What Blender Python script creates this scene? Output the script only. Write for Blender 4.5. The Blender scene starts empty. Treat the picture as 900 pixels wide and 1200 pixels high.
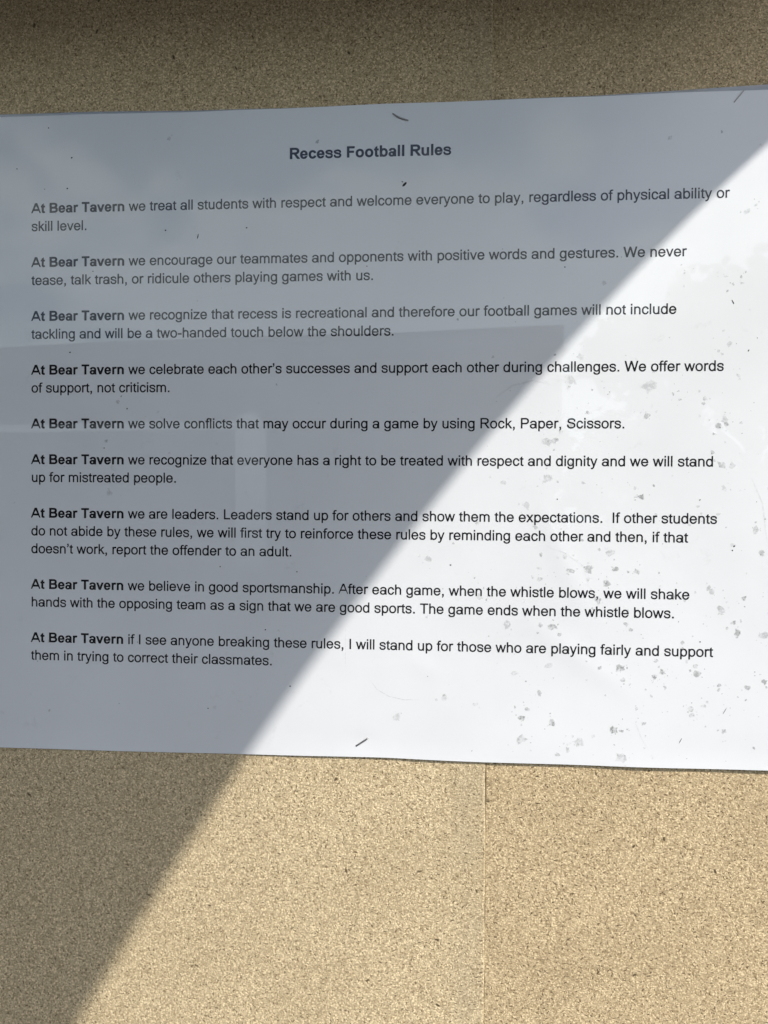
import bpy, math, random
import numpy as np
from mathutils import Matrix, Vector

# ------------------------------------------------------------------ camera, sky, sun, exposure
sc = bpy.context.scene
col = sc.collection
sc.view_settings.view_transform = 'Standard'
sc.view_settings.look = 'None'
sc.view_settings.gamma = 1
sc.view_settings.use_curve_mapping = False
sc.view_settings.exposure = 0.25

# board frame: X right along the board, Y up, Z out of the board; world = (X, -Z, Y)
def W(X, Y, Z=0.0):
    return Vector((X, -Z, Y))

def rot(a, b, c):
    ca, sa, cb, sb, cc, s = math.cos(a), math.sin(a), math.cos(b), math.sin(b), math.cos(c), math.sin(c)
    return np.array([[cc, -s, 0], [s, cc, 0], [0, 0, 1]]) @ np.array([[cb, 0, sb], [0, 1, 0], [-sb, 0, cb]]) @ np.array([[1, 0, 0], [0, ca, -sa], [0, sa, ca]])

cam = bpy.data.cameras.new('camera')
cam_ob = bpy.data.objects.new('camera', cam)
col.objects.link(cam_ob)
sc.camera = cam_ob
cam.sensor_fit = 'VERTICAL'
cam.sensor_height = 34.6
cam.sensor_width = 34.6
cam.lens = 26.0
cam.clip_start = 0.01
cam.clip_end = 500
_r = rot(-0.01289, 0.07673, 0.00729)
_m = Matrix.Identity(4)
for j in range(3):
    v = W(*_r[:, j])
    for i in range(3):
        _m[i][j] = v[i]
_m.translation = W(0.03257, -0.02336, 0.24464)
cam_ob.matrix_world = _m

SUN = Vector((0.45, -0.485, 0.75)).normalized()          # towards the sun, world axes
sun = bpy.data.lights.new('sun', 'SUN')
sun.energy = 4.4
sun.angle = math.radians(0.55)
sun.color = (1.0, 0.972, 0.93)
sun_ob = bpy.data.objects.new('sun', sun)
col.objects.link(sun_ob)
sun_ob.rotation_euler = SUN.to_track_quat('Z', 'Y').to_euler()
sun_ob.location = SUN * 3

world = bpy.data.worlds.new('World')
sc.world = world
world.use_nodes = True
wn, wl = world.node_tree.nodes, world.node_tree.links
wn.clear()
def wnode(t, **kw):
    n = wn.new(t)
    for k, v in kw.items():
        setattr(n, k, v)
    return n
w_out = wnode('ShaderNodeOutputWorld')
w_mix = wnode('ShaderNodeMixShader')
w_sky = wnode('ShaderNodeTexSky', sky_type='NISHITA', sun_disc=False)
w_sky.sun_elevation = math.asin(SUN.z)
w_sky.sun_rotation = math.atan2(SUN.x, SUN.y)
w_sky.air_density = 1.0
w_sky.dust_density = 1.6
w_b1 = wnode('ShaderNodeBackground'); w_b1.inputs[1].default_value = 0.15
w_b2 = wnode('ShaderNodeBackground'); w_b2.inputs[0].default_value = (0.82, 0.93, 1.0, 1); w_b2.inputs[1].default_value = 1.3
w_tc = wnode('ShaderNodeTexCoord')
w_map = wnode('ShaderNodeMapping'); w_map.inputs['Location'].default_value = (3.35, 1.2, 0.28); w_map.inputs['Scale'].default_value = (1, 1, 1.7)
w_n = wnode('ShaderNodeTexNoise'); w_n.inputs['Scale'].default_value = 4.2; w_n.inputs['Detail'].default_value = 9; w_n.inputs['Roughness'].default_value = 0.52
w_r = wnode('ShaderNodeValToRGB'); w_r.color_ramp.elements[0].position = 0.555; w_r.color_ramp.elements[1].position = 0.645
wl.new(w_tc.outputs['Generated'], w_map.inputs[0]); wl.new(w_map.outputs[0], w_n.inputs['Vector'])
# clouds pile up towards the horizon all round
w_s = wnode('ShaderNodeSeparateXYZ'); wl.new(w_tc.outputs['Generated'], w_s.inputs[0])
w_a = wnode('ShaderNodeMapRange'); wl.new(w_s.outputs[2], w_a.inputs[0])
for i_, v_ in ((1, 0.30), (2, 0.56), (3, 0.24), (4, -0.10)): w_a.inputs[i_].default_value = v_
w_add = wnode('ShaderNodeMath', operation='ADD'); wl.new(w_n.outputs['Fac'], w_add.inputs[0]); wl.new(w_a.outputs[0], w_add.inputs[1])
wl.new(w_add.outputs[0], w_r.inputs[0]); wl.new(w_r.outputs[0], w_mix.inputs[0])
wl.new(w_sky.outputs[0], w_b1.inputs[0]); wl.new(w_b1.outputs[0], w_mix.inputs[1]); wl.new(w_b2.outputs[0], w_mix.inputs[2])
wl.new(w_mix.outputs[0], w_out.inputs[0])

# ------------------------------------------------------------------ helpers
def mesh_ob(name, verts, faces, mat, parent=None, smooth=False):
    me = bpy.data.meshes.new(name)
    me.from_pydata([tuple(v) for v in verts], [], faces)
    me.update()
    if mat:
        me.materials.append(mat)
    if smooth:
        me.polygons.foreach_set('use_smooth', [True] * len(me.polygons))
    o = bpy.data.objects.new(name, me)
    col.objects.link(o)
    if parent:
        o.parent = parent
    return o

def empty(name, loc=(0, 0, 0)):
    o = bpy.data.objects.new(name, None)
    o.empty_display_size = 0.02
    col.objects.link(o)
    o.location = loc
    return o

def child(o, parent):
    o.parent = parent
    o.matrix_parent_inverse = Matrix.Translation(-parent.location)
    return o

def tag(o, label=None, cat=None, group=None, kind=None):
    if label: o['label'] = label
    if cat: o['category'] = cat
    if group: o['group'] = group
    if kind: o['kind'] = kind
    return o

def box(x0, x1, y0, y1, z0, z1):
    """box in board axes -> world verts, faces"""
    v = [W(x, y, z) for x in (x0, x1) for y in (y0, y1) for z in (z0, z1)]
    f = [(0, 1, 3, 2), (4, 6, 7, 5), (0, 4, 5, 1), (2, 3, 7, 6), (0, 2, 6, 4), (1, 5, 7, 3)]
    f = [tuple(reversed(q)) for q in f]
    return v, f

class NT:
    """small wrapper for node trees"""
    def __init__(self, name):
        self.m = bpy.data.materials.new(name); self.m.use_nodes = True
        self.t = self.m.node_tree; self.n = self.t.nodes; self.l = self.t.links
        self.n.clear()
        self.out = self.n.new('ShaderNodeOutputMaterial')
    def node(self, t, ins=None, **kw):
        n = self.n.new(t)
        for k, v in kw.items(): setattr(n, k, v)
        for k, v in (ins or {}).items(): self.put(n.inputs[k], v)
        return n
    def put(self, sock, v):
        if isinstance(v, bpy.types.NodeSocket): self.l.new(v, sock)
        elif isinstance(v, bpy.types.Node): self.l.new(v.outputs[0], sock)
        else: sock.default_value = v
    def math(self, op, a, b=None, c=None, clamp=False):
        n = self.n.new('ShaderNodeMath'); n.operation = op; n.use_clamp = clamp
        for i, v in enumerate((a, b, c)):
            if v is not None: self.put(n.inputs[i], v)
        return n.outputs[0]
    def vmath(self, op, a, b=None, s=None):
        n = self.n.new('ShaderNodeVectorMath'); n.operation = op
        self.put(n.inputs[0], a)
        if b is not None: self.put(n.inputs[1], b)
        if s is not None: self.put(n.inputs['Scale'], s)
        return n.outputs[0]
    def mix(self, fac, a, b, mode='MIX'):
        n = self.n.new('ShaderNodeMix'); n.data_type = 'RGBA'; n.blend_type = mode
        self.put(n.inputs[0], fac); self.put(n.inputs[6], a); self.put(n.inputs[7], b)
        return n.outputs[2]
    def ramp(self, fac, p0, p1):
        n = self.n.new('ShaderNodeMapRange'); n.interpolation_type = 'SMOOTHSTEP'
        self.put(n.inputs[0], fac); n.inputs[1].default_value = p0; n.inputs[2].default_value = p1
        return n.outputs[0]
    def noise(self, vec, scale, detail=2, rough=0.5, dist=0.0):
        n = self.n.new('ShaderNodeTexNoise')
        self.put(n.inputs['Vector'], vec); n.inputs['Scale'].default_value = scale
        n.inputs['Detail'].default_value = detail; n.inputs['Roughness'].default_value = rough; n.inputs['Distortion'].default_value = dist
        return n.outputs['Fac']
    def surf(self, s):
        self.l.new(s, self.out.inputs[0]); return self.m

# ------------------------------------------------------------------ materials
SEAM_X = 0.0468
def cork_material(name, offset, tint, band=False):
    k = NT(name)
    geo = k.node('ShaderNodeTexCoord')
    sep = k.node('ShaderNodeSeparateXYZ', {0: geo.outputs['Object']})
    uv = k.node('ShaderNodeCombineXYZ', {0: sep.outputs[0], 1: sep.outputs[2], 2: 0.0}).outputs[0]
    uv = k.vmath('ADD', uv, offset)
    warp = k.node('ShaderNodeTexNoise', {'Vector': uv, 'Scale': 1300.0, 'Detail': 1.0})
    wuv = k.vmath('ADD', uv, k.vmath('SCALE', k.vmath('SUBTRACT', warp.outputs['Color'], (0.5, 0.5, 0.5)), s=0.0007))
    def chips(scale, ln, wd, seed):
        """small elongated grains, one per cell, turned at random: returns mask and two random numbers"""
        v = k.vmath('ADD', wuv, (seed, seed * 1.7, 0))
        vo = k.node('ShaderNodeTexVoronoi', {'Vector': v, 'Scale': scale}, voronoi_dimensions='2D')
        d = k.vmath('SCALE', k.vmath('SUBTRACT', v, vo.outputs['Position']), s=scale)
        c = k.node('ShaderNodeSeparateColor', {0: vo.outputs['Color']})
        ang = k.math('MULTIPLY', c.outputs[0], 6.2832)
        rt = k.node('ShaderNodeVectorRotate', {'Vector': d, 'Angle': ang}, rotation_type='Z_AXIS')
        s = k.node('ShaderNodeSeparateXYZ', {0: rt.outputs[0]})
        sz_ = k.math('MULTIPLY_ADD', c.outputs[1], 0.9, 0.45)
        ex = k.math('DIVIDE', s.outputs[0], k.math('MULTIPLY', sz_, ln))
        ey = k.math('DIVIDE', s.outputs[1], k.math('MULTIPLY', sz_, wd))
        m = k.math('SUBTRACT', 1.0, k.math('SQRT', k.math('MULTIPLY_ADD', ex, ex, k.math('MULTIPLY', ey, ey))))
        return k.ramp(m, -0.15, 0.5), c.outputs[2], c.outputs[1]
    base = k.node('ShaderNodeTexVoronoi', {'Vector': wuv, 'Scale': 1950.0, 'Randomness': 1.0}, voronoi_dimensions='2D')
    br = k.node('ShaderNodeSeparateColor', {0: base.outputs['Color']})
    fine = k.noise(uv, 1900, 2, 0.6, 0.3)
    mid = k.noise(uv, 700, 3, 0.6, 0.8)
    big = k.noise(uv, 22, 4, 0.6)
    wide = k.noise(uv, 5, 2, 0.5)
    c = k.mix(br.outputs[0], (0.45, 0.35, 0.21, 1), (0.76, 0.615, 0.385, 1))
    c = k.mix(k.math('MULTIPLY', k.ramp(fine, 0.55, 0.32), 0.65), c, (0.31, 0.22, 0.115, 1))
    c = k.mix(k.math('MULTIPLY', k.ramp(mid, 0.46, 0.32), 0.40), c, (0.42, 0.31, 0.165, 1))
    # pale grains
    m1, r1, q1 = chips(1200.0, 0.50, 0.26, 0.31)
    c = k.mix(k.math('MULTIPLY', k.math('MULTIPLY', m1, k.math('GREATER_THAN', r1, 0.45)), 0.8), c, (0.95, 0.78, 0.49, 1))
    # brown grains
    m2, r2, q2 = chips(980.0, 0.42, 0.22, 1.13)
    c = k.mix(k.math('MULTIPLY', k.math('MULTIPLY', m2, k.math('GREATER_THAN', r2, 0.45)), 0.7), c, (0.25, 0.17, 0.08, 1))
    # dark flecks
    m3, r3, q3 = chips(680.0, 0.32, 0.11, 2.71)
    f3 = k.math('MULTIPLY', m3, k.math('GREATER_THAN', r3, 0.46))
    c = k.mix(k.math('MULTIPLY', f3, 0.85), c, (0.12, 0.08, 0.04, 1))
    m4, r4, q4 = chips(95.0, 0.075, 0.035, 5.3)
    f4 = k.math('MULTIPLY', m4, k.math('GREATER_THAN', r4, 0.72))
    c = k.mix(k.math('MULTIPLY', f4, 0.9), c, (0.07, 0.045, 0.022, 1))
    # uneven tone and weather stains
    c = k.mix(k.math('MULTIPLY', k.ramp(big, 0.42, 0.70), 0.22), c, (0.36, 0.27, 0.15, 1))
    blot = k.math('MULTIPLY', k.ramp(k.noise(uv, 90, 4, 0.6, 0.5), 0.66, 0.78), k.ramp(k.noise(uv, 14, 2), 0.48, 0.62))
    c = k.mix(k.math('MULTIPLY', blot, 0.55), c, (0.22, 0.17, 0.10, 1))
    c = k.mix(k.math('MULTIPLY', k.ramp(wide, 0.45, 0.62), 0.14), c, (0.40, 0.31, 0.19, 1))
    if band:    # greyish damp band beside the seam
        bx = k.math('MULTIPLY', k.ramp(sep.outputs[0], SEAM_X - 0.013, SEAM_X - 0.006), k.ramp(k.noise(uv, 35, 3), 0.35, 0.6))
        c = k.mix(k.math('MULTIPLY', bx, 0.22), c, (0.36, 0.30, 0.20, 1))
    c = k.mix(1.0, c, tint, 'MULTIPLY')
    hgt = k.math('ADD', k.math('MULTIPLY', fine, 0.5), k.math('MULTIPLY', br.outputs[1], 0.25))
    hgt = k.math('ADD', hgt, k.math('MULTIPLY', mid, 0.5))
    hgt = k.math('ADD', hgt, k.math('MULTIPLY', m1, 0.25))
    hgt = k.math('SUBTRACT', hgt, k.math('MULTIPLY', f3, 0.6))
    bump = k.node('ShaderNodeBump', {'Strength': 0.6, 'Distance': 0.00028, 'Height': hgt})
    p = k.node('ShaderNodeBsdfPrincipled', {'Base Color': c, 'Roughness': 0.85, 'Normal': bump})
    p.inputs['Specular IOR Level'].default_value = 0.25
    return k.surf(p.outputs[0])

def sheet_material():
    k = NT('laminated_paper')
    tc = k.node('ShaderNodeTexCoord').outputs['Object']
    n1 = k.noise(tc, 14, 4, 0.6)
    n2 = k.noise(tc, 700, 2, 0.6)
    c = k.mix(k.ramp(n1, 0.3, 0.75), (0.775, 0.78, 0.78, 1), (0.72, 0.725, 0.725, 1))
    c = k.mix(k.math('MULTIPLY', k.ramp(n2, 0.55, 0.8), 0.10), c, (0.62, 0.62, 0.61, 1))
    # faint grey dirt under the film, thicker where the damp got in
    d1 = k.noise(tc, 120, 4, 0.65, 0.4)
    d2 = k.noise(tc, 18, 3, 0.5)
    dm = k.math('MULTIPLY', k.ramp(d1, 0.60, 0.72), k.ramp(d2, 0.48, 0.66))
    c = k.mix(k.math('MULTIPLY', dm, 0.30), c, (0.50, 0.50, 0.49, 1))
    cb = k.node('ShaderNodeBump', {'Strength': 0.04, 'Distance': 0.00002, 'Height': k.noise(tc, 260, 2, 0.5)})
    p = k.node('ShaderNodeBsdfPrincipled', {'Base Color': c, 'Roughness': 0.7, 'Specular IOR Level': 0.1,
        'Coat Weight': 1.0, 'Coat Roughness': 0.014, 'Coat IOR': 1.54})
    k.l.new(cb.outputs[0], p.inputs['Coat Normal'])
    return k.surf(p.outputs[0])

def simple(name, colr, rough=0.6, metal=0.0, coat=0.0, noise=None, spec=0.5, bump=0.0):
    k = NT(name)
    p = k.node('ShaderNodeBsdfPrincipled', {'Roughness': rough, 'Metallic': metal, 'Specular IOR Level': spec})
    c = (*colr, 1)
    if noise:
        tc = k.node('ShaderNodeTexCoord').outputs['Object']
        f = k.noise(tc, noise, 5, 0.6)
        c = k.mix(f, tuple(x * 0.72 for x in colr) + (1,), tuple(min(1, x * 1.28) for x in colr) + (1,))
        if bump:
            b = k.node('ShaderNodeBump', {'Strength': bump, 'Distance': 0.002, 'Height': f})
            k.l.new(b.outputs[0], p.inputs['Normal'])
    k.put(p.inputs['Base Color'], c)
    if coat:
        p.inputs['Coat Weight'].default_value = coat; p.inputs['Coat Roughness'].default_value = 0.014; p.inputs['Coat IOR'].default_value = 1.54
    return k.surf(p.outputs[0])

def film_material():
    k = NT('clear_film')
    tr = k.node('ShaderNodeBsdfTransparent', {'Color': (0.93, 0.94, 0.95, 1)})
    df = k.node('ShaderNodeBsdfDiffuse', {'Color': (0.62, 0.64, 0.66, 1)})
    gl = k.node('ShaderNodeBsdfGlossy', {'Roughness': 0.08})
    tc = k.node('ShaderNodeTexCoord').outputs['Object']
    m1 = k.node('ShaderNodeMixShader', {0: k.math('MULTIPLY_ADD', k.noise(tc, 60, 3), 0.5, 0.22), 1: tr.outputs[0], 2: df.outputs[0]})
    fr = k.node('ShaderNodeFresnel', {'IOR': 1.55})
    m2 = k.node('ShaderNodeMixShader', {0: fr.outputs[0], 1: m1.outputs[0], 2: gl.outputs[0]})
    return k.surf(m2.outputs[0])

def stain_material():
    """grey damp marks; the 'cover' attribute says how thick each mark is"""
    k = NT('damp_mark')
    a = k.node('ShaderNodeAttribute', attribute_name='cover').outputs['Fac']
    tc = k.node('ShaderNodeTexCoord').outputs['Object']
    n = k.noise(tc, 1100, 3, 0.65)
    n = k.ramp(k.math('ADD', n, k.math('MULTIPLY', k.noise(tc, 420, 2), 0.6)), 0.62, 0.95)
    f = k.math('MULTIPLY', a, k.math('MULTIPLY_ADD', n, 0.85, 0.25), clamp=True)
    tr = k.node('ShaderNodeBsdfTransparent')
    p = k.node('ShaderNodeBsdfPrincipled', {'Base Color': (0.34, 0.345, 0.34, 1), 'Roughness': 0.6, 'Specular IOR Level': 0.1,
        'Coat Weight': 1.0, 'Coat Roughness': 0.05, 'Coat IOR': 1.54})
    mx = k.node('ShaderNodeMixShader', {0: f, 1: tr.outputs[0], 2: p.outputs[0]})
    return k.surf(mx.outputs[0])

M_corkL = cork_material('cork_board_grain', (3.1, 1.7, 0), (1.0, 1.0, 1.0, 1), True)
M_corkR = cork_material('cork_board_grain_browner', (7.9, 4.2, 0), (0.925, 0.90, 0.875, 1))
M_sheet = sheet_material()
M_ink = simple('black_ink', (0.012, 0.012, 0.014), 0.6, coat=1.0, spec=0.1)
M_film = film_material()
M_stain = stain_material()
M_speck = simple('dark_grit', (0.03, 0.028, 0.025), 0.8)
M_steel = simple('staple_wire', (0.36, 0.35, 0.335), 0.38, metal=0.9, noise=900)
M_canopy = simple('weathered_brown_sheet', (0.055, 0.048, 0.04), 0.7, noise=30)
M_post = simple('weathered_timber', (0.16, 0.115, 0.07), 0.8, noise=40)
M_pave = simple('worn_asphalt', (0.055, 0.054, 0.052), 0.9, noise=9, bump=0.3)
M_brick = simple('dull_brick', (0.12, 0.085, 0.07), 0.85, noise=6)
M_fascia = simple('grey_metal_fascia', (0.16, 0.165, 0.17), 0.5, noise=3)
M_leaf = simple('green_leaves', (0.07, 0.11, 0.035), 0.55, noise=2)
M_white = simple('bright_brushed_metal', (0.70, 0.71, 0.71), 0.3, metal=1.0, noise=4)

# ------------------------------------------------------------------ ground and the building that the film mirrors
GZ = -1.35
gm = mesh_ob('ground', [(-200, -200, GZ), (200, -200, GZ), (200, 200, GZ), (-200, 200, GZ)], [(0, 1, 2, 3)], M_pave)
tag(gm, kind='structure')

# school building across the yard: only its mirror image shows in the film
DB, AZ = 14.0, math.radians(7.6)
bn = Vector((math.sin(AZ), -math.cos(AZ), 0))           # from board towards the facade
bt = Vector((math.cos(AZ), math.sin(AZ), 0))            # along the facade, to the right
c0 = Vector((0.0326, -0.2446, 0))
def facade(u, z, out):
    p = c0 + bn * (DB - out) + bt * u
    return (p.x, p.y, z)
def fbox(u0, u1, z0, z1, o0, o1):
    v = [facade(u, z, o) for u in (u0, u1) for z in (z0, z1) for o in (o0, o1)]
    f = [(0, 1, 3, 2), (4, 6, 7, 5), (0, 4, 5, 1), (2, 3, 7, 6), (0, 2, 6, 4), (1, 5, 7, 3)]
    return v, f
bld = empty('school_building', facade(-6, GZ, -4))
tag(bld, 'low brown brick school building mirrored as a dark shape in the sheet', 'building')
ztop = -0.023 + 0.2309 * DB
uR = math.tan(math.radians(8.88) - AZ) * DB
child(mesh_ob('wall', *fbox(-24, uR, GZ, ztop - 0.42, -9, 0), M_brick), bld)
child(mesh_ob('roof_fascia', *fbox(-24.2, uR + 0.02, ztop - 0.419, ztop, -9.2, 0.12), M_fascia), bld)
uP = math.tan(math.radians(-13.9) - AZ) * DB
zw = -0.023 + 0.1115 * DB
child(mesh_ob('walkway_beam', *fbox(-24, uP - 0.40, zw - 0.16, zw, 0.1, 0.25), M_white), bld)
# white pillar with a small pointed cap
hw, zp = 0.31, -0.023 + 0.1235 * DB
v, f = [], []
prof = [(-hw, GZ), (hw, GZ), (hw, zp - 0.30), (0.02, zp), (-hw, zp - 0.16)]
for o_ in (0.1, 0.6):
    v += [facade(uP + a, b, o_) for a, b in prof]
n = len(prof)
f = [tuple(range(n)), tuple(reversed(range(n, 2 * n)))] + [(i, i + n, (i + 1) % n + n, (i + 1) % n) for i in range(n)]
child(mesh_ob('entrance_pillar', v, f, M_white), bld)

# ------------------------------------------------------------------ notice board: two cork panels, posts, arched canopy
ZL, ZR, SEAM = -0.00038, -0.00060, 0.0468
board = empty('notice_board', W(0, GZ, -0.01))
tag(board, 'tan cork notice board of two panels joined along an upright seam', 'notice board')

def panel(name, x0, x1, y0, y1, zf, zb, mat, ragged):
    """front face with a slightly ragged, rounded edge at the seam side"""
    ny = 220
    rng = random.Random(5)
    ys = [y0 + (y1 - y0) * i / ny for i in range(ny + 1)]
    v, f = [], []
    w = 0.0
    for y in ys:
        w = 0.75 * w + rng.uniform(-1, 1) * 0.00010
        if ragged == 'right':
            xs = [(x0, zb), (x0, zf), (x1 - 0.00055 + w * 2.5, zf), (x1 - 0.00018 + w, zf - 0.00016), (x1 + w, zf - 0.00030), (x1, zb)]
        else:
            xs = [(x0, zb), (x0, zf - 0.00012), (x0 + 0.0002, zf), (x1 - 0.0001, zf), (x1, zf - 0.0001), (x1, zb)]
        v += [W(a, y, z) for a, z in xs]
    k = 6
    for i in range(ny):
        for j in range(k - 1):
            a = i * k + j
            f.append((a, a + 1, a + k + 1, a + k))
        f.append((i * k + 5, i * k, (i + 1) * k, (i + 1) * k + 5))
    f.append(tuple(range(k))); f.append(tuple(reversed(range(ny * k, ny * k + k))))
    o = mesh_ob(name, v, f, mat)
    return child(o, board)
panel('cork_panel', -0.60, SEAM, -0.50, 0.40, ZL, -0.016, M_corkL, 'right')
panel('cork_panel', SEAM + 0.00005, 0.36, -0.50, 0.40, ZR, -0.016, M_corkR, 'left')

# canopy: an arched sheet whose right-hand end throws the slanting shadow edge
sx, sy, sz = SUN.x, SUN.z, -SUN.y
edge = [(130.5, 87.6), (105.5, 62.2), (69.6, 24.5), (43.4, -8.9), (27.4, -27.9), (0.3, -62.4), (-19.0, -87.6), (-32.5, -108.5), (-60.9, -153.6), (-87.2, -199.5)]
X0 = 0.25
zz, yy = [], []
for a, b in edge:
    z = (X0 - a / 1000) * sz / sx
    zz.append(z); yy.append(b / 1000 + z * sy / sz)
cf = np.polyfit(zz, yy, 2)
def cy(z):
    zc = max(z, zz[0] - 0.03)
    return float(np.polyval(cf, zc)) + (float(np.polyval(np.polyder(cf), zc)) * (z - zc))
v, f = [], []
nz = 48
for i in range(nz + 1):
    z = -0.016 + (0.40 + 0.016) * i / nz
    for x, d in ((-0.75, 0), (X0, 0), (X0, 0.003), (-0.75, 0.003)):
        v.append(W(x, cy(z) + d, z))
for i in range(nz):
    a = i * 4
    for j in range(4):
        f.append((a + j, a + (j + 1) % 4, a + 4 + (j + 1) % 4, a + 4 + j))
f.append((0, 1, 2, 3)); f.append(tuple(nz * 4 + q for q in (3, 2, 1, 0)))
child(mesh_ob('canopy', v, f, M_canopy), board)
child(mesh_ob('added_shade_lip', *box(-0.75, X0 - 0.03, 0.322, cy(0.40) - 0.001, 0.392, 0.3995), M_canopy), board)  # added out of view to keep sky light off the upper cork
child(mesh_ob('added_side_blocker', *box(-0.44, -0.428, -0.50, cy(0.0) - 0.03, ZL + 0.001, 0.39), M_canopy), board)  # unseen panel added to block sky light from the left
for xa in (-0.58, 0.28):
    child(mesh_ob('post', *box(xa, xa + 0.07, GZ, cy(-0.016) - 0.002, -0.09, -0.0165), M_post), board)

child(mesh_ob('added_shade_rail', *box(-0.60, 0.139, 0.153, 0.172, ZL - 0.002, 0.094), M_canopy), board)  # added just above the view to shade the cork over the sheet

# added tree right of the building, covers the bright horizon in the mirror image
tr_ = random.Random(8)
ta, td = math.radians(21.0), 12.5
tb = Vector((0.0326 + math.sin(ta) * td, -0.2446 - math.cos(ta) * td, GZ))
tree = empty('added_tree', tb)
tag(tree, 'unseen leafy green tree added to cover bright horizon mirrored in the sheet', 'tree')
v, f = [], []
def limb(p, q, r0, r1, n=7):
    d = (q - p).normalized(); a_ = d.orthogonal().normalized(); b_ = d.cross(a_); o_ = len(v)
    for c_, rr_ in ((p, r0), (q, r1)):
        for i in range(n):
            v.append(c_ + a_ * (rr_ * math.cos(6.2832 * i / n)) + b_ * (rr_ * math.sin(6.2832 * i / n)))
    for i in range(n): f.append((o_ + i, o_ + (i + 1) % n, o_ + n + (i + 1) % n, o_ + n + i))
limb(tb, tb + Vector((0.1, 0, 1.6)), 0.24, 0.17)
clumps = []
for _ in range(70):
    while True:
        q = Vector((tr_.uniform(-1, 1), tr_.uniform(-1, 1), tr_.uniform(-1, 1)))
        if 0.25 < q.length < 1: break
    clumps.append(tb + Vector((q.x * 2.75, q.y * 2.6, 2.45 + q.z * 2.35)))
for q in clumps[:16]: limb(tb + Vector((0.1, 0, 1.5)), q, 0.08, 0.015, 5)
child(mesh_ob('trunk', v, f, M_post), tree)
v, f = [], []
for q in clumps:
    rad = tr_.uniform(0.35, 0.75)
    for _ in range(110):
        c_ = q + Vector((tr_.gauss(0, .5), tr_.gauss(0, .5), tr_.gauss(0, .42))) * rad
        if c_.z < GZ + 0.2: continue
        a_ = Vector((tr_.gauss(0, 1), tr_.gauss(0, 1), tr_.gauss(0, .6))).normalized(); b_ = a_.orthogonal().normalized()
        L_ = tr_.uniform(.09, .17); o_ = len(v)
        v += [c_ - a_ * L_, c_ + b_ * L_ * .55, c_ + a_ * L_, c_ - b_ * L_ * .55]; f.append((o_, o_ + 1, o_ + 2, o_ + 3))
child(mesh_ob('crown', v, f, M_leaf), tree)

# ------------------------------------------------------------------ the laminated sheet
SX0, SX1, SY0, SY1 = -0.1275, 0.1430, -0.1056, 0.1027
TK = 0.00022
ST = [((15.6, 99.5), (20.5, 97.2)), ((120.3, 99.6), (123.3, 103.2)), ((5.3, -101.8), (9.1, -99.2))]
STM = [((a[0] + b[0]) / 2000, (a[1] + b[1]) / 2000) for a, b in ST]
def hgt(X, Y):
    """height of the printed face over the sheet's own plane"""
    z = 0.0
    for i, (a, b) in enumerate(STM):
        d2 = ((X - a) / 0.0040) ** 2 + ((Y - b) / 0.0032) ** 2
        z -= (0.00009, 0.00008, 0.00010)[i] * math.exp(-d2)
    z += 0.000022 * math.sin(X * 37 + 0.6) * math.cos(Y * 29 + 0.4) + 0.000004 * math.sin(X * 97 + Y * 60)
    # the right-hand side has cockled with damp
    w = max(0.0, min(1.0, (X - 0.060 - 0.85 * (Y + 0.009)) / 0.05)); w = w * w * (3 - 2 * w)
    z += w * 0.00013 * (1 + math.sin(X * 88 + 25 * Y + 0.5) * math.cos(Y * 61 - 18 * X) + 0.35 * math.sin(X * 190 - Y * 140))
    for xa, ya, xb, yb, hh, ww in CREASE:
        dx, dy = xb - xa, yb - ya; L_ = math.hypot(dx, dy)
        t = ((X - xa) * dx + (Y - ya) * dy) / (L_ * L_); d = abs((X - xa) * dy - (Y - ya) * dx) / L_
        if 0 < t < 1 and d < ww: z += hh * (1 - d / ww) * math.sin(math.pi * t)
    e = max(0.0, (-0.0985 - Y) / 0.007)
    z += 0.00012 * e * e * (1 + math.sin(X * 58 + 1.0))
    return z
CREASE = [(0.062, -0.020, 0.078, -0.060, 0.00018, 0.005), (0.055, -0.058, 0.095, -0.085, 0.00016, 0.005), (0.104, 0.060, 0.098, 0.020, 0.00012, 0.006), (0.020, -0.072, 0.034, -0.080, 0.0001, 0.004), (0.016, 0.1045, 0.012, 0.085, 0.00005, 0.004), (0.004, -0.107, 0.012, -0.088, 0.0001, 0.004)]
def top_y(X):
    return 0.001 * float(np.interp(X * 1000, [-128, -114, -70, -49, -20, 13, 73, 105, 145], [102.5, 102.4, 102.25, 101.95, 102.2, 102.6, 102.75, 103.1, 103.25])) + 0.00006 * math.sin(X * 130)
def bot_y(X):
    return 0.001 * float(np.interp(X * 1000, [-128, -114, -48, 0, 15, 46, 90, 133, 145], [-106.1, -106.05, -105.85, -105.35, -105.3, -105.65, -105.6, -105.35, -105.3])) + 0.00005 * math.sin(X * 110)

notice = empty('laminated_notice', W(0, SY0, 0))
tag(notice, 'white laminated sheet of printed football rules stapled flat to cork board', 'notice')

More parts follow.
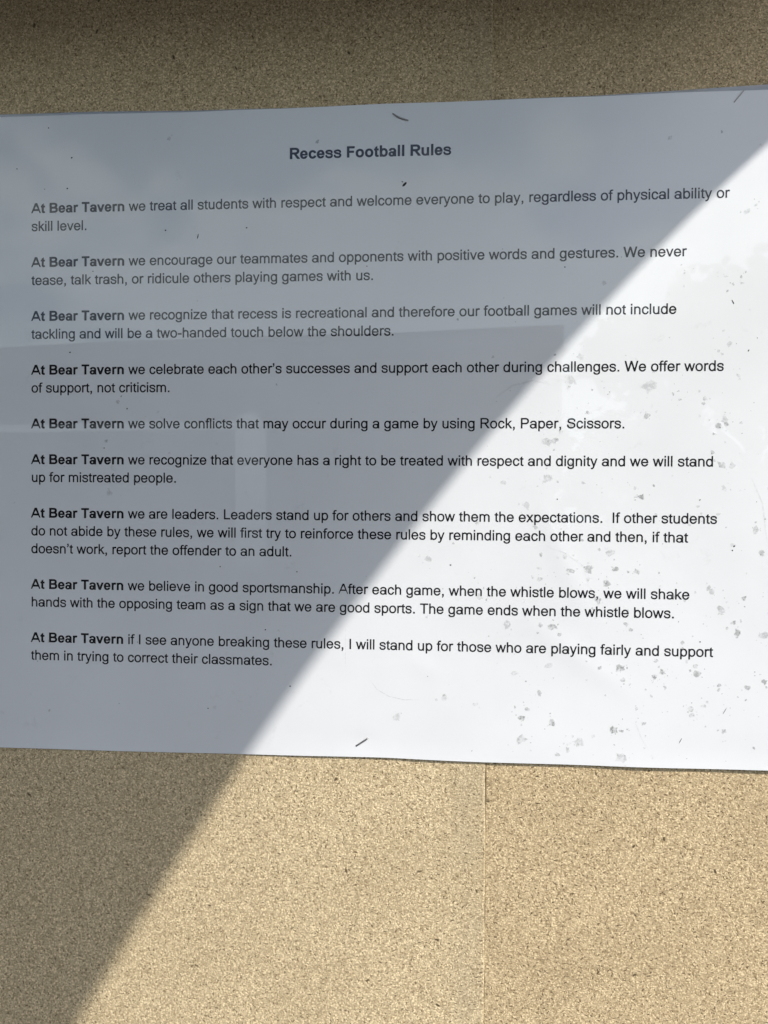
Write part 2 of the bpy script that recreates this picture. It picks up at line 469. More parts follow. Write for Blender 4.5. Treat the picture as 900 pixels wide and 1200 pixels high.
def grid_sheet(name, nx, ny, x0, x1, fy0, fy1, zf, tk, mat):
    v, f = [], []
    for side in (0, 1):
        for j in range(ny + 1):
            for i in range(nx + 1):
                X = x0 + (x1 - x0) * i / nx
                a, b = fy0(X), fy1(X)
                Y = a + (b - a) * j / ny
                v.append(W(X, Y, zf + hgt(X, Y) - side * tk))
    N = (nx + 1) * (ny + 1)
    idx = lambda i, j, s: s * N + j * (nx + 1) + i
    for j in range(ny):
        for i in range(nx):
            f.append((idx(i, j, 0), idx(i + 1, j, 0), idx(i + 1, j + 1, 0), idx(i, j + 1, 0)))
            f.append((idx(i, j + 1, 1), idx(i + 1, j + 1, 1), idx(i + 1, j, 1), idx(i, j, 1)))
    nf = len(f)
    def wall(ids):
        o_ = len(v)
        v.extend(v[q] for q in ids); f.append(tuple(range(o_, o_ + 4)))
    for i in range(nx):
        wall((idx(i, 0, 1), idx(i + 1, 0, 1), idx(i + 1, 0, 0), idx(i, 0, 0)))
        wall((idx(i, ny, 0), idx(i + 1, ny, 0), idx(i + 1, ny, 1), idx(i, ny, 1)))
    for j in range(ny):
        wall((idx(0, j, 0), idx(0, j + 1, 0), idx(0, j + 1, 1), idx(0, j, 1)))
        wall((idx(nx, j, 1), idx(nx, j + 1, 1), idx(nx, j + 1, 0), idx(nx, j, 0)))
    o = mesh_ob(name, v, f, mat)
    o.data.polygons.foreach_set('use_smooth', [True] * nf + [False] * (len(f) - nf))
    return child(o, notice)
grid_sheet('printed_sheet', 180, 140, SX0, SX1, bot_y, top_y, 0.0, TK, M_sheet)

# rim of clear film that sticks out past the paper
FR = [(-150, 1.3), (-114, 1.0), (-85, 0.95), (-56, 0.7), (-20, 0.25), (30, 0.12), (72, 0.35), (105, 0.85), (130, 1.75), (150, 2.3)]
def film_top(X):
    return top_y(X) + float(np.interp(X * 1000, [a for a, b in FR], [b for a, b in FR])) / 1000
film = grid_sheet('film_rim', 120, 2, SX0 - 0.002, SX1 + 0.002, lambda X: top_y(X) - 0.0004, film_top, -0.00026, 0.00008, M_film)
film2 = grid_sheet('film_rim', 120, 2, SX0 - 0.002, SX1 + 0.002, lambda X: bot_y(X) - 0.00012, lambda X: bot_y(X) + 0.0004, -0.00026, 0.00008, M_film)

# ------------------------------------------------------------------ lettering: grotesque letters drawn as fields in 1/1000 em
def El(X, Y, cx, cy_, rx, ry, n=2.15):
    q = (np.abs((X - cx) / rx) ** n + np.abs((Y - cy_) / ry) ** n) ** (1 / n)
    return (1 - q) * min(rx, ry)
def Rc(X, Y, x0, x1, y0, y1):
    return np.minimum(np.minimum(X - x0, x1 - X), np.minimum(Y - y0, y1 - Y))
def Pg(X, Y, pts):
    a = sum(pts[i][0] * pts[(i + 1) % len(pts)][1] - pts[(i + 1) % len(pts)][0] * pts[i][1] for i in range(len(pts)))
    if a < 0: pts = pts[::-1]
    r = None
    for i in range(len(pts)):
        (xa, ya), (xb, yb) = pts[i], pts[(i + 1) % len(pts)]
        L = math.hypot(xb - xa, yb - ya)
        d = ((xb - xa) * (Y - ya) - (yb - ya) * (X - xa)) / L
        r = d if r is None else np.minimum(r, d)
    return r
def Sp(X, Y, pts, hw):
    """stroke along a smooth path"""
    P = np.array(pts, float); Q = []
    for i in range(len(P) - 1):
        p0, p1, p2, p3 = P[max(i - 1, 0)], P[i], P[i + 1], P[min(i + 2, len(P) - 1)]
        for t in np.linspace(0, 1, 7)[:-1]:
            Q.append(0.5 * (2 * p1 + (p2 - p0) * t + (2 * p0 - 5 * p1 + 4 * p2 - p3) * t ** 2 + (3 * p1 - p0 - 3 * p2 + p3) * t ** 3))
    Q.append(P[-1])
    best = None
    for a, b in zip(Q[:-1], Q[1:]):
        d = b - a; l2 = d @ d + 1e-9
        t = np.clip(((X - a[0]) * d[0] + (Y - a[1]) * d[1]) / l2, 0, 1)
        e = hw - np.hypot(X - a[0] - t * d[0], Y - a[1] - t * d[1])
        best = e if best is None else np.maximum(best, e)
    return best
U = lambda *a: np.maximum.reduce(a)
I = lambda *a: np.minimum.reduce(a)
def ring(X, Y, cx, cy_, rx, ry, ix, iy):
    return I(El(X, Y, cx, cy_, rx, ry), -El(X, Y, cx, cy_, ix, iy))
def dg(X, Y, xt, xb, w, yt=519, yb=0):
    return Pg(X, Y, [(xb, yb), (xb + w, yb), (xt + w, yt), (xt, yt)])
s_path = [(424, 385), (398, 442), (340, 482), (248, 493), (152, 477), (92, 432), (86, 376), (120, 326), (200, 292), (295, 268), (380, 234), (421, 180), (418, 112), (380, 58), (310, 32), (250, 26), (156, 44), (98, 92), (78, 150)]
S_path = [(568, 520), (545, 590), (475, 640), (345, 654), (215, 634), (148, 582), (132, 520), (152, 455), (230, 410), (340, 380), (460, 346), (548, 290), (572, 205), (545, 125), (470, 62), (345, 34), (205, 58), (118, 130), (94, 215)]

def reg(c, X, Y):
    if c == 'l': return Rc(X, Y, 64, 152, 0, 716)
    if c == 'i': return U(Rc(X, Y, 66, 154, 0, 519), Rc(X, Y, 66, 154, 615, 716))
    if c == 'j': return U(Rc(X, Y, 66, 154, -105, 519), Rc(X, Y, 66, 154, 615, 716), I(ring(X, Y, 20, -100, 134, 110, 46, 36), X + 47, -95 - Y))
    if c == 'o': return ring(X, Y, 278, 259.5, 245, 271, 155, 198)
    if c == 'c': return I(ring(X, Y, 266, 259.5, 227, 271, 137, 198), -Pg(X, Y, [(300, 260), (391, 341), (530, 362), (530, 163), (391, 186)]))
    if c == 'e': return I(U(ring(X, Y, 277, 259.5, 240, 271, 149, 198), I(Rc(X, Y, 60, 500, 227, 300), El(X, Y, 277, 259.5, 240, 271))), -Pg(X, Y, [(370, 227), (570, 227), (570, 174), (418, 154), (370, 168)]))
    if c == 'a': return U(Rc(X, Y, 408, 496, 60, 350), Pg(X, Y, [(418, 70), (492, 70), (520, 0), (428, 0)]),
                          I(ring(X, Y, 272, 342, 224, 189, 136, 114), Y - 342, -Pg(X, Y, [(0, 300), (0, 380), (140, 362), (200, 300)])),
                          I(ring(X, Y, 246, 150, 210, 162, 120, 92), 420 - X), Rc(X, Y, 250, 412, 244, 311))
    if c == 'b': return U(Rc(X, Y, 65, 147, 0, 716), I(ring(X, Y, 294, 259.5, 228, 271, 140, 197), X - 106))
    if c == 'd': return reg('b', 556 - X, Y)
    if c == 'p': return U(Rc(X, Y, 66, 154, -199, 519), I(ring(X, Y, 294, 259.5, 228, 271, 140, 197), X - 106))
    if c == 'q': return reg('p', 556 - X, Y)
    if c == 'g': return U(I(ring(X, Y, 260, 265, 227, 266, 138, 193), 448 - X), Rc(X, Y, 404, 490, -60, 519), I(ring(X, Y, 270, -50, 220, 161, 133, 89), -46 - Y))
    if c in 'hn': return U(Rc(X, Y, 66, 154, 0, 716 if c == 'h' else 519), I(ring(X, Y, 279, 318, 209, 213, 122, 138), Y - 318, X - 110), Rc(X, Y, 400, 488, 0, 322))
    if c == 'u': return reg('n', 554 - X, 519 - Y)
    if c == 'm': return U(Rc(X, Y, 66, 154, 0, 519), I(ring(X, Y, 264, 325, 197, 206, 110, 131), Y - 325, X - 110), Rc(X, Y, 373, 461, 0, 328),
                          I(ring(X, Y, 571, 325, 197, 206, 110, 131), Y - 325, X - 417), Rc(X, Y, 680, 768, 0, 328))
    if c == 'r': return U(Rc(X, Y, 65, 153, 0, 519), I(ring(X, Y, 262, 325, 165, 206, 108, 118), X - 109, Y - 325, -Pg(X, Y, [(314, 300), (314, 412), (352, 530), (500, 540), (500, 300)])))
    if c == 's': return Sp(X, Y, s_path, 41)
    if c == 't': return U(Pg(X, Y, [(86, 105), (86, 595), (174, 648), (174, 105)]), Rc(X, Y, 18, 262, 450, 519),
                          I(ring(X, Y, 228, 112, 142, 119, 54, 41), 228 - X, 112 - Y), Pg(X, Y, [(226, -7), (226, 71), (258, 74), (270, -2)]))
    if c == 'f': return U(Rc(X, Y, 88, 176, 0, 596), Rc(X, Y, 9, 262, 450, 519), I(ring(X, Y, 238, 592, 150, 136, 62, 60), 238 - X, Y - 592), Pg(X, Y, [(236, 652), (236, 728), (311, 720), (297, 645)]))
    if c == 'v': return U(dg(X, Y, 12, 206, 88), dg(X, Y, 400, 206, 88))
    if c == 'w': return U(dg(X, Y, 3, 162, 88), dg(X, Y, 317, 164, 88), dg(X, Y, 317, 470, 88), dg(X, Y, 630, 470, 88))
    if c == 'x': return U(dg(X, Y, 16, 383, 108), dg(X, Y, 378, 8, 108))
    if c == 'y': return U(dg(X, Y, 14, 208, 90), dg(X, Y, 398, 166, 86, 519, -120), I(Sp(X, Y, [(214, -98), (186, -142), (140, -168), (95, -170), (40, -158)], 39), X - 62))
    if c == 'z': return U(Rc(X, Y, 31, 466, 447, 519), Rc(X, Y, 20, 479, 0, 72), Pg(X, Y, [(20, 66), (135, 66), (466, 455), (352, 455)]))
    if c == 'k': return U(Rc(X, Y, 66, 154, 0, 716), Pg(X, Y, [(150, 294), (372, 519), (486, 519), (150, 196)]), Pg(X, Y, [(212, 258), (276, 318), (507, 0), (398, 0)]))
    if c == 'A': return U(Pg(X, Y, [(-1, 0), (101, 0), (334, 625), (378, 716), (276, 716)]), Pg(X, Y, [(668, 0), (566, 0), (333, 625), (289, 716), (391, 716)]), Rc(X, Y, 150, 517, 217, 295))
    if c == 'I': return Rc(X, Y, 93, 188, 0, 716)
    if c == 'L': return U(Rc(X, Y, 74, 169, 0, 716), Rc(X, Y, 74, 521, 0, 85))
    if c == 'P': return U(Rc(X, Y, 77, 172, 0, 716), Rc(X, Y, 100, 400, 632, 716), Rc(X, Y, 100, 400, 291, 375), I(ring(X, Y, 395, 503.5, 227, 212.5, 129, 128.5), X - 394))
    if c == 'R': return U(Rc(X, Y, 79, 174, 0, 716), Rc(X, Y, 100, 430, 636, 716), Rc(X, Y, 100, 430, 318, 398), I(ring(X, Y, 425, 517, 225, 199, 127, 119), X - 424), Pg(X, Y, [(352, 330), (452, 345), (708, 0), (590, 0)]))
    if c == 'S': return Sp(X, Y, S_path, 46)
    if c == 'T': return U(Rc(X, Y, 23, 589, 632, 716), Rc(X, Y, 258, 353, 0, 650))
    if c == 'W': return U(dg(X, Y, 12, 203, 97, 716), dg(X, Y, 421, 205, 97, 716), dg(X, Y, 425, 643, 97, 716), dg(X, Y, 835, 643, 97, 716))
    if c == '.': return Rc(X, Y, 91, 191, 0, 100)
    if c == ',': return U(Rc(X, Y, 88, 188, 0, 100), I(Sp(X, Y, [(160, 20), (158, -50), (105, -118)], 28), 188 - X))
    if c == '-': return Rc(X, Y, 32, 302, 215, 303)
    if c == '\u2019': return U(Rc(X, Y, 60, 160, 616, 716), I(Sp(X, Y, [(132, 630), (130, 566), (80, 500)], 27), 160 - X))
    raise KeyError(c)

def bold(c, X, Y):
    if c == 'l': return Rc(X, Y, 72, 209, 0, 716)
    if c == 'o': return ring(X, Y, 305.5, 259.5, 266, 271, 126, 158)
    if c == 'c': return I(ring(X, Y, 297, 259.5, 256, 271, 116, 158), -Pg(X, Y, [(330, 265), (398, 346), (575, 374), (575, 148), (396, 188)]))
    if c == 'e': return I(U(ring(X, Y, 275, 259.5, 245, 271, 108, 168), I(Rc(X, Y, 90, 500, 212, 305), El(X, Y, 275, 259.5, 245, 271))), -Pg(X, Y, [(355, 212), (590, 212), (590, 178), (383, 146), (355, 165)]))
    if c == 's': return U(Sp(X, Y, [(440 + 15, 375), (425, 432), (360, 470), (262, 478), (165, 462), (105, 420), (102, 372), (140, 330), (225, 300), (330, 276), (420, 240), (465, 185), (460, 120), (415, 68), (340, 46), (275, 42), (175, 58), (112, 100), (92, 148)], 54))
    if c == 't': return U(Pg(X, Y, [(84, 110), (84, 600), (221, 682), (221, 110)]), Rc(X, Y, 21, 312, 410, 519), I(ring(X, Y, 250, 120, 166, 131, 29, 22), 250 - X, 122 - Y), Pg(X, Y, [(248, -11), (248, 98), (304, 106), (316, 4)]))
    if c == 'n': return U(Rc(X, Y, 67, 204, 0, 519), I(ring(X, Y, 306, 312, 239, 219, 103, 112), Y - 312, X - 135), Rc(X, Y, 408, 545, 0, 316))
    if c == 'u': return bold('n', 611 - X, 519 - Y)
    if c == 'r': return U(Rc(X, Y, 67, 204, 0, 519), I(ring(X, Y, 302, 310, 190, 221, 98, 102), X - 135, Y - 310, -Pg(X, Y, [(357, 250), (357, 386), (402, 525), (520, 560), (520, 250)])))
    if c == 'b': return U(Rc(X, Y, 67, 195, 0, 716), I(ring(X, Y, 322, 259.5, 250, 271, 114, 160), X - 131))
    if c == 'a': return U(Rc(X, Y, 376, 511, 70, 345), Pg(X, Y, [(380, 80), (510, 80), (531, 0), (396, 0)]),
                          I(ring(X, Y, 275, 338, 236, 193, 101, 89), Y - 338, -Pg(X, Y, [(0, 280), (0, 385), (178, 353), (220, 280)])),
                          I(ring(X, Y, 236, 152, 201, 164, 70, 66), 400 - X), Rc(X, Y, 236, 385, 214, 314))
    if c == 'v': return U(dg(X, Y, 5, 207, 145), dg(X, Y, 406, 204, 145))
    if c == 'A': return U(Pg(X, Y, [(0, 0), (156, 0), (362, 560), (440, 716), (280, 716)]), Pg(X, Y, [(722, 0), (566, 0), (360, 560), (282, 716), (442, 716)]), Rc(X, Y, 170, 552, 163, 283))
    if c == 'B': return U(Rc(X, Y, 73, 218, 0, 716), Rc(X, Y, 100, 425, 597, 716), Rc(X, Y, 100, 425, 306, 426), Rc(X, Y, 100, 425, 0, 122),
                          I(ring(X, Y, 420, 524, 222, 192, 80, 72), X - 419), I(ring(X, Y, 420, 212, 262, 212, 116, 92), X - 419))
    if c == 'F': return U(Rc(X, Y, 74, 219, 0, 716), Rc(X, Y, 100, 565, 595, 716), Rc(X, Y, 100, 520, 302, 423))
    if c == 'R': return U(Rc(X, Y, 73, 218, 0, 716), Rc(X, Y, 100, 425, 595, 716), Rc(X, Y, 100, 425, 296, 414), I(ring(X, Y, 420, 506, 262, 210, 118, 90), X - 419), Pg(X, Y, [(330, 310), (468, 345), (730, 0), (556, 0)]))
    if c == 'T': return U(Rc(X, Y, 21, 590, 595, 716), Rc(X, Y, 233, 378, 0, 620))
    raise KeyError(c)

AW = dict(zip("abcdefghijklmnopqrstuvwxyz", [556, 556, 500, 556, 556, 278, 556, 556, 222, 222, 500, 222, 833, 556, 556, 556, 556, 333, 500, 278, 556, 500, 722, 500, 500, 500]))
AW.update({'A': 667, 'I': 278, 'L': 556, 'P': 667, 'R': 722, 'S': 667, 'T': 611, 'W': 944, ' ': 278, '.': 278, ',': 278, '-': 333, '\u2019': 222})
BW = {'A': 722, 'B': 722, 'F': 611, 'R': 722, 'T': 611, 'a': 556, 'b': 611, 'c': 556, 'e': 556, 'l': 278, 'n': 611, 'o': 611, 'r': 389, 's': 556, 't': 333, 'u': 611, 'v': 556, ' ': 278}

_cache = {}
def glyph(c, is_bold):
    """marching squares over the letter's field -> (verts in em/1000, faces)"""
    key = (c, is_bold)
    if key in _cache: return _cache[key]
    g = 15.0
    wd = (BW if is_bold else AW)[c]
    xs = np.arange(-60, wd + 75, g) + 0.37; ys = np.arange(-225, 750, g) + 0.41
    X, Y = np.meshgrid(xs, ys)
    F = (bold if is_bold else reg)(c, X, Y) + 11.0      # ink spreads a little
    V, FA, ids = [], [], {}
    def vid(x, y):
        k = (round(x, 2), round(y, 2))
        if k not in ids: ids[k] = len(V); V.append((x, y))
        return ids[k]
    for j in range(len(ys) - 1):
        i = 0
        while i < len(xs) - 1:
            q = [(xs[i], ys[j], F[j, i]), (xs[i + 1], ys[j], F[j, i + 1]), (xs[i + 1], ys[j + 1], F[j + 1, i + 1]), (xs[i], ys[j + 1], F[j + 1, i])]
            pos = [t[2] > 0 for t in q]
            if all(pos):
                e = i
                while e + 2 < len(xs) and F[j, e + 2] > 0 and F[j + 1, e + 2] > 0: e += 1
                FA.append((vid(xs[i], ys[j]), vid(xs[e + 1], ys[j]), vid(xs[e + 1], ys[j + 1]), vid(xs[i], ys[j + 1])))
                i = e + 1
                continue
            if any(pos):
                poly = []
                for a in range(4):
                    p, r = q[a], q[(a + 1) % 4]
                    if p[2] > 0: poly.append(vid(p[0], p[1]))
                    if (p[2] > 0) != (r[2] > 0):
                        t = p[2] / (p[2] - r[2])
                        poly.append(vid(p[0] + t * (r[0] - p[0]), p[1] + t * (r[1] - p[1])))
                poly = [a for n_, a in enumerate(poly) if a != poly[n_ - 1]]
                if len(set(poly)) >= 3: FA.append(tuple(dict.fromkeys(poly)))
            i += 1
    _cache[key] = (V, FA)
    return _cache[key]

EM = 4.4598e-3
LEAD = 5.8868e-3
TX = -0.10321
INK = 0.000035
def lettering(name, runs, parent):
    """runs: (text, bold, x in em/1000, baseline Y in m, em in m)"""
    v, f = [], []
    for text, b, x, y, em in runs:
        for c in text:
            if c != ' ':
                gv, gf = glyph(c, b)
                o = len(v)
                for px, py in gv:
                    X = TX + (x + px) / 1000 * em; Y = y + py / 1000 * em
                    v.append(W(X, Y, hgt(X, Y) + INK))
                f += [tuple(o + i for i in q) for q in gf]
            x += (BW if b else AW)[c]
    o = mesh_ob(name, v, f, M_ink)
    if parent is notice: return child(o, notice)
    o.parent = parent
    return o

ABT = 'At Bear Tavern'
BWID = sum(BW[c] for c in ABT)
PARAS = [
    (0, ["we treat all students with respect and welcome everyone to play, regardless of physical ability or", "skill level."]),
    (3, ["we encourage our teammates and opponents with positive words and gestures. We never", "tease, talk trash, or ridicule others playing games with us."]),
    (6, ["we recognize that recess is recreational and therefore our football games will not include", "tackling and will be a two-handed touch below the shoulders."]),
    (9, ["we celebrate each other\u2019s successes and support each other during challenges. We offer words", "of support, not criticism."]),
    (12, ["we solve conflicts that may occur during a game by using Rock, Paper, Scissors."]),
    (14, ["we recognize that everyone has a right to be treated with respect and dignity and we will stand", "up for mistreated people."]),
    (17, ["we are leaders. Leaders stand up for others and show them the expectations.  If other students", "do not abide by these rules, we will first try to reinforce these rules by reminding each other and then, if that", "doesn\u2019t work, report the offender to an adult."]),
    (21, ["we believe in good sportsmanship. After each game, when the whistle blows, we will shake", "hands with the opposing team as a sign that we are good sports. The game ends when the whistle blows."]),
    (24, ["if I see anyone breaking these rules, I will stand up for those who are playing fairly and support", "them in trying to correct their classmates."])]
HEAD = 'Recess Football Rules'
hem = 0.0513 / (sum(BW[c] for c in HEAD) - 110) * 1000
lettering('heading', [(HEAD, True, (-0.0172 - TX) / hem * 1000 - 73, 0.08605, hem)], notice)
for ln, rows in PARAS:
    par = lettering('paragraph', [(t, False, BWID + 278 if i == 0 else 0, (12 - ln - i) * LEAD, EM) for i, t in enumerate(rows)], notice)
    bo = lettering('bold_opening', [(ABT, True, 0, (12 - ln) * LEAD, EM)], par)

# ------------------------------------------------------------------ staples
def staple(a, b, label, r=0.00020, sink=0.0042, bow=0.0006):
    ax, ay, bx_, by_ = a[0] / 1000, a[1] / 1000, b[0] / 1000, b[1] / 1000
    mx, my = (ax + bx_) / 2, (ay + by_) / 2
    ux, uy = bx_ - ax, by_ - ay
    L = math.hypot(ux, uy)
    zt = max(hgt(mx, my), hgt(ax, ay), hgt(bx_, by_)) + r * 0.9
    path = [(ax, ay, zt - sink)]
    for t in (0.0, 0.04, 0.12, 0.3, 0.5, 0.7, 0.88, 0.96, 1.0):
        d = bow * 4 * t * (1 - t)
        drop = 0.00022 * (1 - min(1, min(t, 1 - t) / 0.12)) ** 2
        path.append((ax + ux * t - uy / L * d, ay + uy * t + ux / L * d, zt - drop))
    path.append((bx_, by_, zt - sink))
    v, f = [], []
    n = 10
    pts = [Vector(p) for p in path]
    up = Vector((uy / L, -ux / L, 0))
    for i, p in enumerate(pts):
        t = (pts[min(i + 1, len(pts) - 1)] - pts[max(i - 1, 0)]).normalized()
        s = t.cross(up).normalized()
        for q in range(n):
            th = 2 * math.pi * q / n
            w = p + up * (r * 1.15 * math.cos(th)) + s * (r * 0.85 * math.sin(th))
            v.append(W(*w) - W(mx, my, 0))
    for i in range(len(pts) - 1):
        for q in range(n):
            f.append((i * n + q, i * n + (q + 1) % n, (i + 1) * n + (q + 1) % n, (i + 1) * n + q))
    f.append(tuple(range(n))); f.append(tuple(reversed(range((len(pts) - 1) * n, len(pts) * n))))
    o = mesh_ob('staple', v, f, M_steel, smooth=True)
    o.location = W(mx, my, 0)
    tag(o, label, 'staple', 'staples holding the sheet')
staple(*ST[0], 'bowed grey steel staple just above the heading', bow=-0.00035)
staple(*ST[1], 'thin steel staple crossing the top edge into the clear film', r=0.00015, bow=0.0)
staple(*ST[2], 'dark straight staple in the sunlit bottom margin', bow=0.0)

# ------------------------------------------------------------------ damp marks, grit and scratches on the sheet
rng = random.Random(21)
marks = []      # X mm, Y mm, radius mm, cover
def px(u, v):   # a point of the sheet, given by where it was read off
    d = _r @ np.array([(u - 450) / 901.7, -(v - 600) / 901.7, -1.0])
    t = -0.24464 / d[2]
    return 32.57 + t * d[0] * 1000, -23.36 + t * d[1] * 1000
SPOTS = [(680, 418, 10, .25), (670, 446, 12, .3), (760, 453, 17, .35), (758, 487, 10, .5), (842, 499, 9, .6), (849, 492, 10, .4), (851, 497, 6, .7), (641, 517, 13, .35), (650, 516, 9, .4), (846, 545, 11, .55), (857, 546, 9, .25),
    (641, 561, 13, .4), (752, 582, 8, .9), (744, 572, 5, .4), (855, 403, 8, .4), (826, 467, 5, .6), (848, 572, 9, .25), (617, 592, 11, .25), (885, 621, 11, .5), (893, 648, 7, .5), (715, 647, 11, .45), (662, 652, 8, .35), (668, 668, 9, .65), (690, 667, 10, .55), (722, 667, 9, .7), (747, 670, 9, .6),
    (711, 683, 10, .55), (632, 678, 7, .5), (632, 666, 6, .4), (689, 679, 6, .4), (833, 693, 8, .4), (872, 701, 7, .85), (845, 714, 11, .5), (648, 734, 11, .7), (633, 732, 6, .4), (733, 731, 9, .5), (864, 741, 8, .6), (895, 744, 12, .45), (701, 703, 10, .5), (726, 783, 11, .55), (817, 789, 11, .65),
    (777, 788, 6, .5), (766, 793, 7, .5), (730, 797, 7, .5), (643, 780, 9, .3), (603, 788, 9, .3), (611, 841, 8, .75), (618, 831, 6, .55), (646, 847, 9, .75), (720, 855, 9, .95), (611, 866, 13, .55), (876, 806, 8, .6), (809, 830, 9, .55), (810, 838, 6, .5), (754, 848, 7, .55),
    (848, 857, 6, .6), (842, 808, 5, .5), (779, 805, 5, .5), (775, 788, 6, .4), (767, 793, 6, .4), (632, 812, 8, .5), (594, 732, 10, .35), (520, 817, 9, .25), (465, 840, 9, .3), (557, 825, 6, .35), (677, 870, 12, .3), (665, 878, 7, .4), (727, 887, 13, .4), (896, 799, 7, .7), (502, 655, 8, .35),
    (562, 700, 9, .3), (690, 760, 5, .4), (590, 565, 8, .3), (875, 248, 8, .35), (886, 240, 5, .5), (160, 563, 12, .25), (128, 577, 9, .22), (133, 548, 10, .15), (198, 162, 6, .5), (185, 483, 5, .35), (865, 440, 5, .3), (797, 468, 4, .6), (694, 457, 3, .8), (689, 483, 4, .8), (859, 333, 4, .7), (802, 320, 3, .5), (870, 332, 4, .6), (850, 324, 4, .3)]
for u, v_, d, c in SPOTS:
    X, Y = px(u, v_)
    marks.append((X, Y, d * 0.285 / 2, c * 0.66))
    for _ in range(rng.randint(2, 6)):      # crumbs round each mark
        marks.append((X + rng.gauss(0, 2.3), Y + rng.gauss(0, 1.8), rng.choice((.16, .2, .25, .3, .4, .55)), c * rng.uniform(.25, .75)))
for _ in range(1500):
    X, Y = rng.uniform(-112, 136), rng.uniform(-103, 92)
    dens = 0.05 + 0.95 * max(0, min(1, (X - 20) / 70)) * max(0, min(1, (50 - Y) / 90))
    if rng.random() < dens:
        marks.append((X, Y, rng.choice((.14, .18, .22, .28, .36, .5, .8)), rng.uniform(.10, .5)))
v, f, cov = [], [], []
for n_, (X, Y, r, c) in enumerate(marks):
    o = len(v); k = 9
    asp, ang = rng.uniform(.65, 1.0), rng.uniform(0, 3.14)
    z = INK + 0.000012 + 0.0000004 * (n_ % 40)
    rr = [rng.uniform(.5, 1.2) for _ in range(k)]
    for lev, cv in ((0, c), (0.84, c * .95), (1.12, 0.0)):
        for q in range(1 if lev == 0 else k):
            th = 2 * math.pi * q / k
            a, b = r * lev * rr[q] * math.cos(th), r * lev * asp * rr[q] * math.sin(th)
            x, y = X + a * math.cos(ang) - b * math.sin(ang), Y + a * math.sin(ang) + b * math.cos(ang)
            v.append(W(x / 1000, y / 1000, hgt(x / 1000, y / 1000) + z)); cov.append(cv)
    for q in range(k):
        f.append((o, o + 1 + q, o + 1 + (q + 1) % k))
        f.append((o + 1 + q, o + 1 + k + q, o + 1 + k + (q + 1) % k, o + 1 + (q + 1) % k))
# hairline scratches and broader faint grey curves
for path, wd, cv in (([(433, 796), (442, 808), (456, 816), (474, 820), (492, 820)], .16, .28), ([(405, 735), (404.5, 760), (405, 782)], .12, .2), ([(575, 470), (600, 452), (625, 446), (650, 452)], .5, .12),
                     ([(640, 640), (662, 648), (684, 664), (690, 690)], .4, .14), ([(760, 880), (752, 866), (744, 846)], .3, .15), ([(880, 560), (893, 590), (899, 640)], .35, .14)):
    P_ = [px(*q) for q in path]
    Q_ = []
    for a_, b_ in zip(P_[:-1], P_[1:]):
        Q_ += [(a_[0] + (b_[0] - a_[0]) * t / 4, a_[1] + (b_[1] - a_[1]) * t / 4) for t in range(4)]
    Q_.append(P_[-1])
    for i in range(len(Q_)):
        a_, b_ = Q_[max(i - 1, 0)], Q_[min(i + 1, len(Q_) - 1)]
        l_ = math.hypot(b_[0] - a_[0], b_[1] - a_[1]); nx_, ny_ = -(b_[1] - a_[1]) / l_, (b_[0] - a_[0]) / l_
        for sd, cc_ in ((-1, 0.0), (0, cv), (1, 0.0)):
            x, y = Q_[i][0] + nx_ * sd * wd, Q_[i][1] + ny_ * sd * wd
            v.append(W(x / 1000, y / 1000, hgt(x / 1000, y / 1000) + INK + 0.00003)); cov.append(cc_ * math.sin(math.pi * (i + .5) / len(Q_)))
        if i:
            o = len(v) - 6
            f += [(o, o + 3, o + 4, o + 1), (o + 1, o + 4, o + 5, o + 2)]
st = mesh_ob('damp_marks', v, f, M_stain)
at = st.data.attributes.new('cover', 'FLOAT', 'POINT')
at.data.foreach_set('value', cov)
child(st, notice); tag(st, 'grey damp marks spotting the sunlit side', kind='stuff')

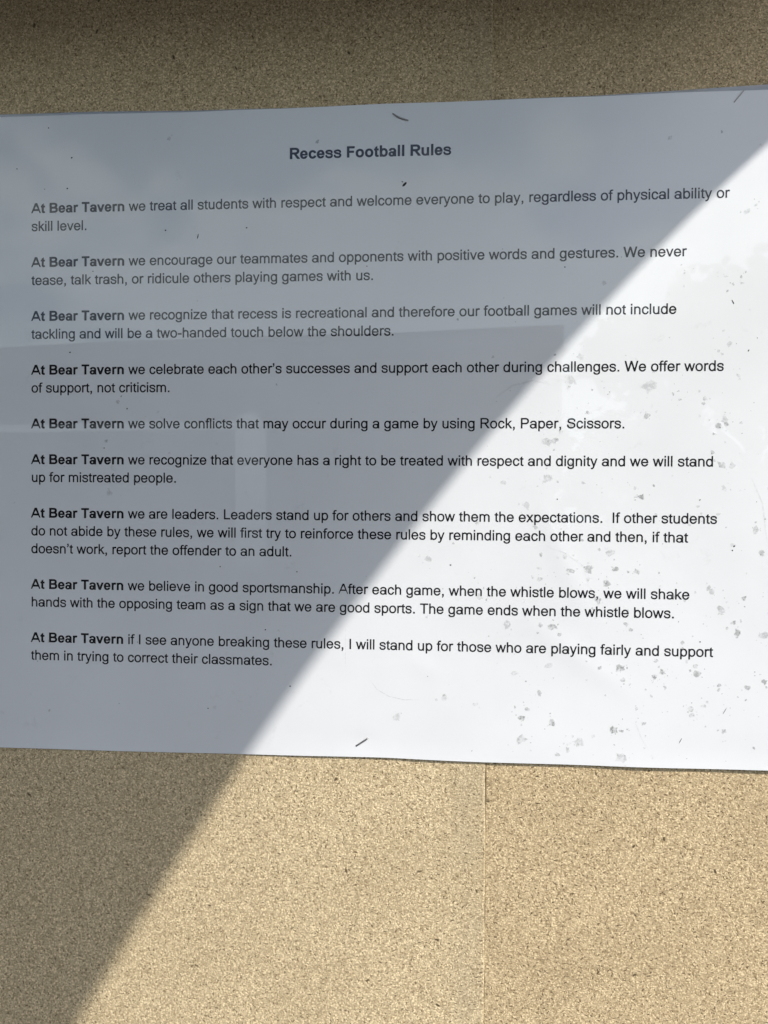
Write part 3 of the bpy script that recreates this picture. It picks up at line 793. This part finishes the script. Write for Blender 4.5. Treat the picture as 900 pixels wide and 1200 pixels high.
# dark grit stuck on the film
v, f = [], []
def bit(X, Y, ln, wd, ang, h):
    o = len(v)
    k = 7
    rr = [rng.uniform(.75, 1.15) for _ in range(k)]
    base = hgt(X / 1000, Y / 1000) * 1000
    for lev, zz_ in ((1.0, INK * 1000 + .004), (.7, INK * 1000 + .004 + h)):
        for q in range(k):
            th = 2 * math.pi * q / k
            a, b = ln / 2 * lev * rr[q] * math.cos(th), wd / 2 * lev * rr[q] * math.sin(th)
            v.append(W((X + a * math.cos(ang) - b * math.sin(ang)) / 1000, (Y + a * math.sin(ang) + b * math.cos(ang)) / 1000, (base + zz_) / 1000))
    f.append(tuple(o + k + q for q in range(k)))
    for q in range(k):
        f.append((o + q, o + (q + 1) % k, o + k + (q + 1) % k, o + k + q))
GRIT = [(474, 216, 2.0, .75, .75), (471.5, 213, .7, .35, -.6), (232, 277, 1.9, .35, 1.35), (289, 267, .6, .5, 1.1), (79, 221, .6, .5, 0), (84, 185, .7, .5, .5), (20, 198, .6, .4, 0), (82, 413, .6, .5, 0), (194, 270, .6, .5, 0), (109, 318, .5, .4, 0), (662, 313, .5, .5, 0),
    (528, 662, .6, .5, 0), (311, 738, .6, .5, 0), (340, 804, .6, .5, 0), (244, 830, .5, .4, 0), (877, 411, .7, .4, 1), (859, 354, 1.5, .35, -1.1), (820, 752, .5, .4, 0), (860, 640, .7, .5, .6), (858, 645, .5, .4, .6), (849, 833, 2.4, .22, 1.05), (797, 868, 2.2, .2, 1.1), (258, 664, .5, .4, 0), (348, 670, .5, .4, 0), (430, 312, .4, .4, 0), (57, 130 + 20, .4, .4, 0), (122, 525, .4, .4, 0), (149, 479, .5, .5, 0), (653, 585, .4, .4, 0), (820, 586, .6, .4, .7)]
for u, v_, ln, wd, an in GRIT:
    X, Y = px(u, v_); bit(X, Y, ln, wd, an, 0.05)
for _ in range(14):
    bit(rng.uniform(-112, 134), rng.uniform(-100, 96), rng.uniform(.18, .4), rng.uniform(.15, .28), rng.uniform(0, 3), .03)
gr = mesh_ob('grit', v, f, M_speck)
child(gr, notice); tag(gr, 'dark grit stuck to the film', kind='stuff')
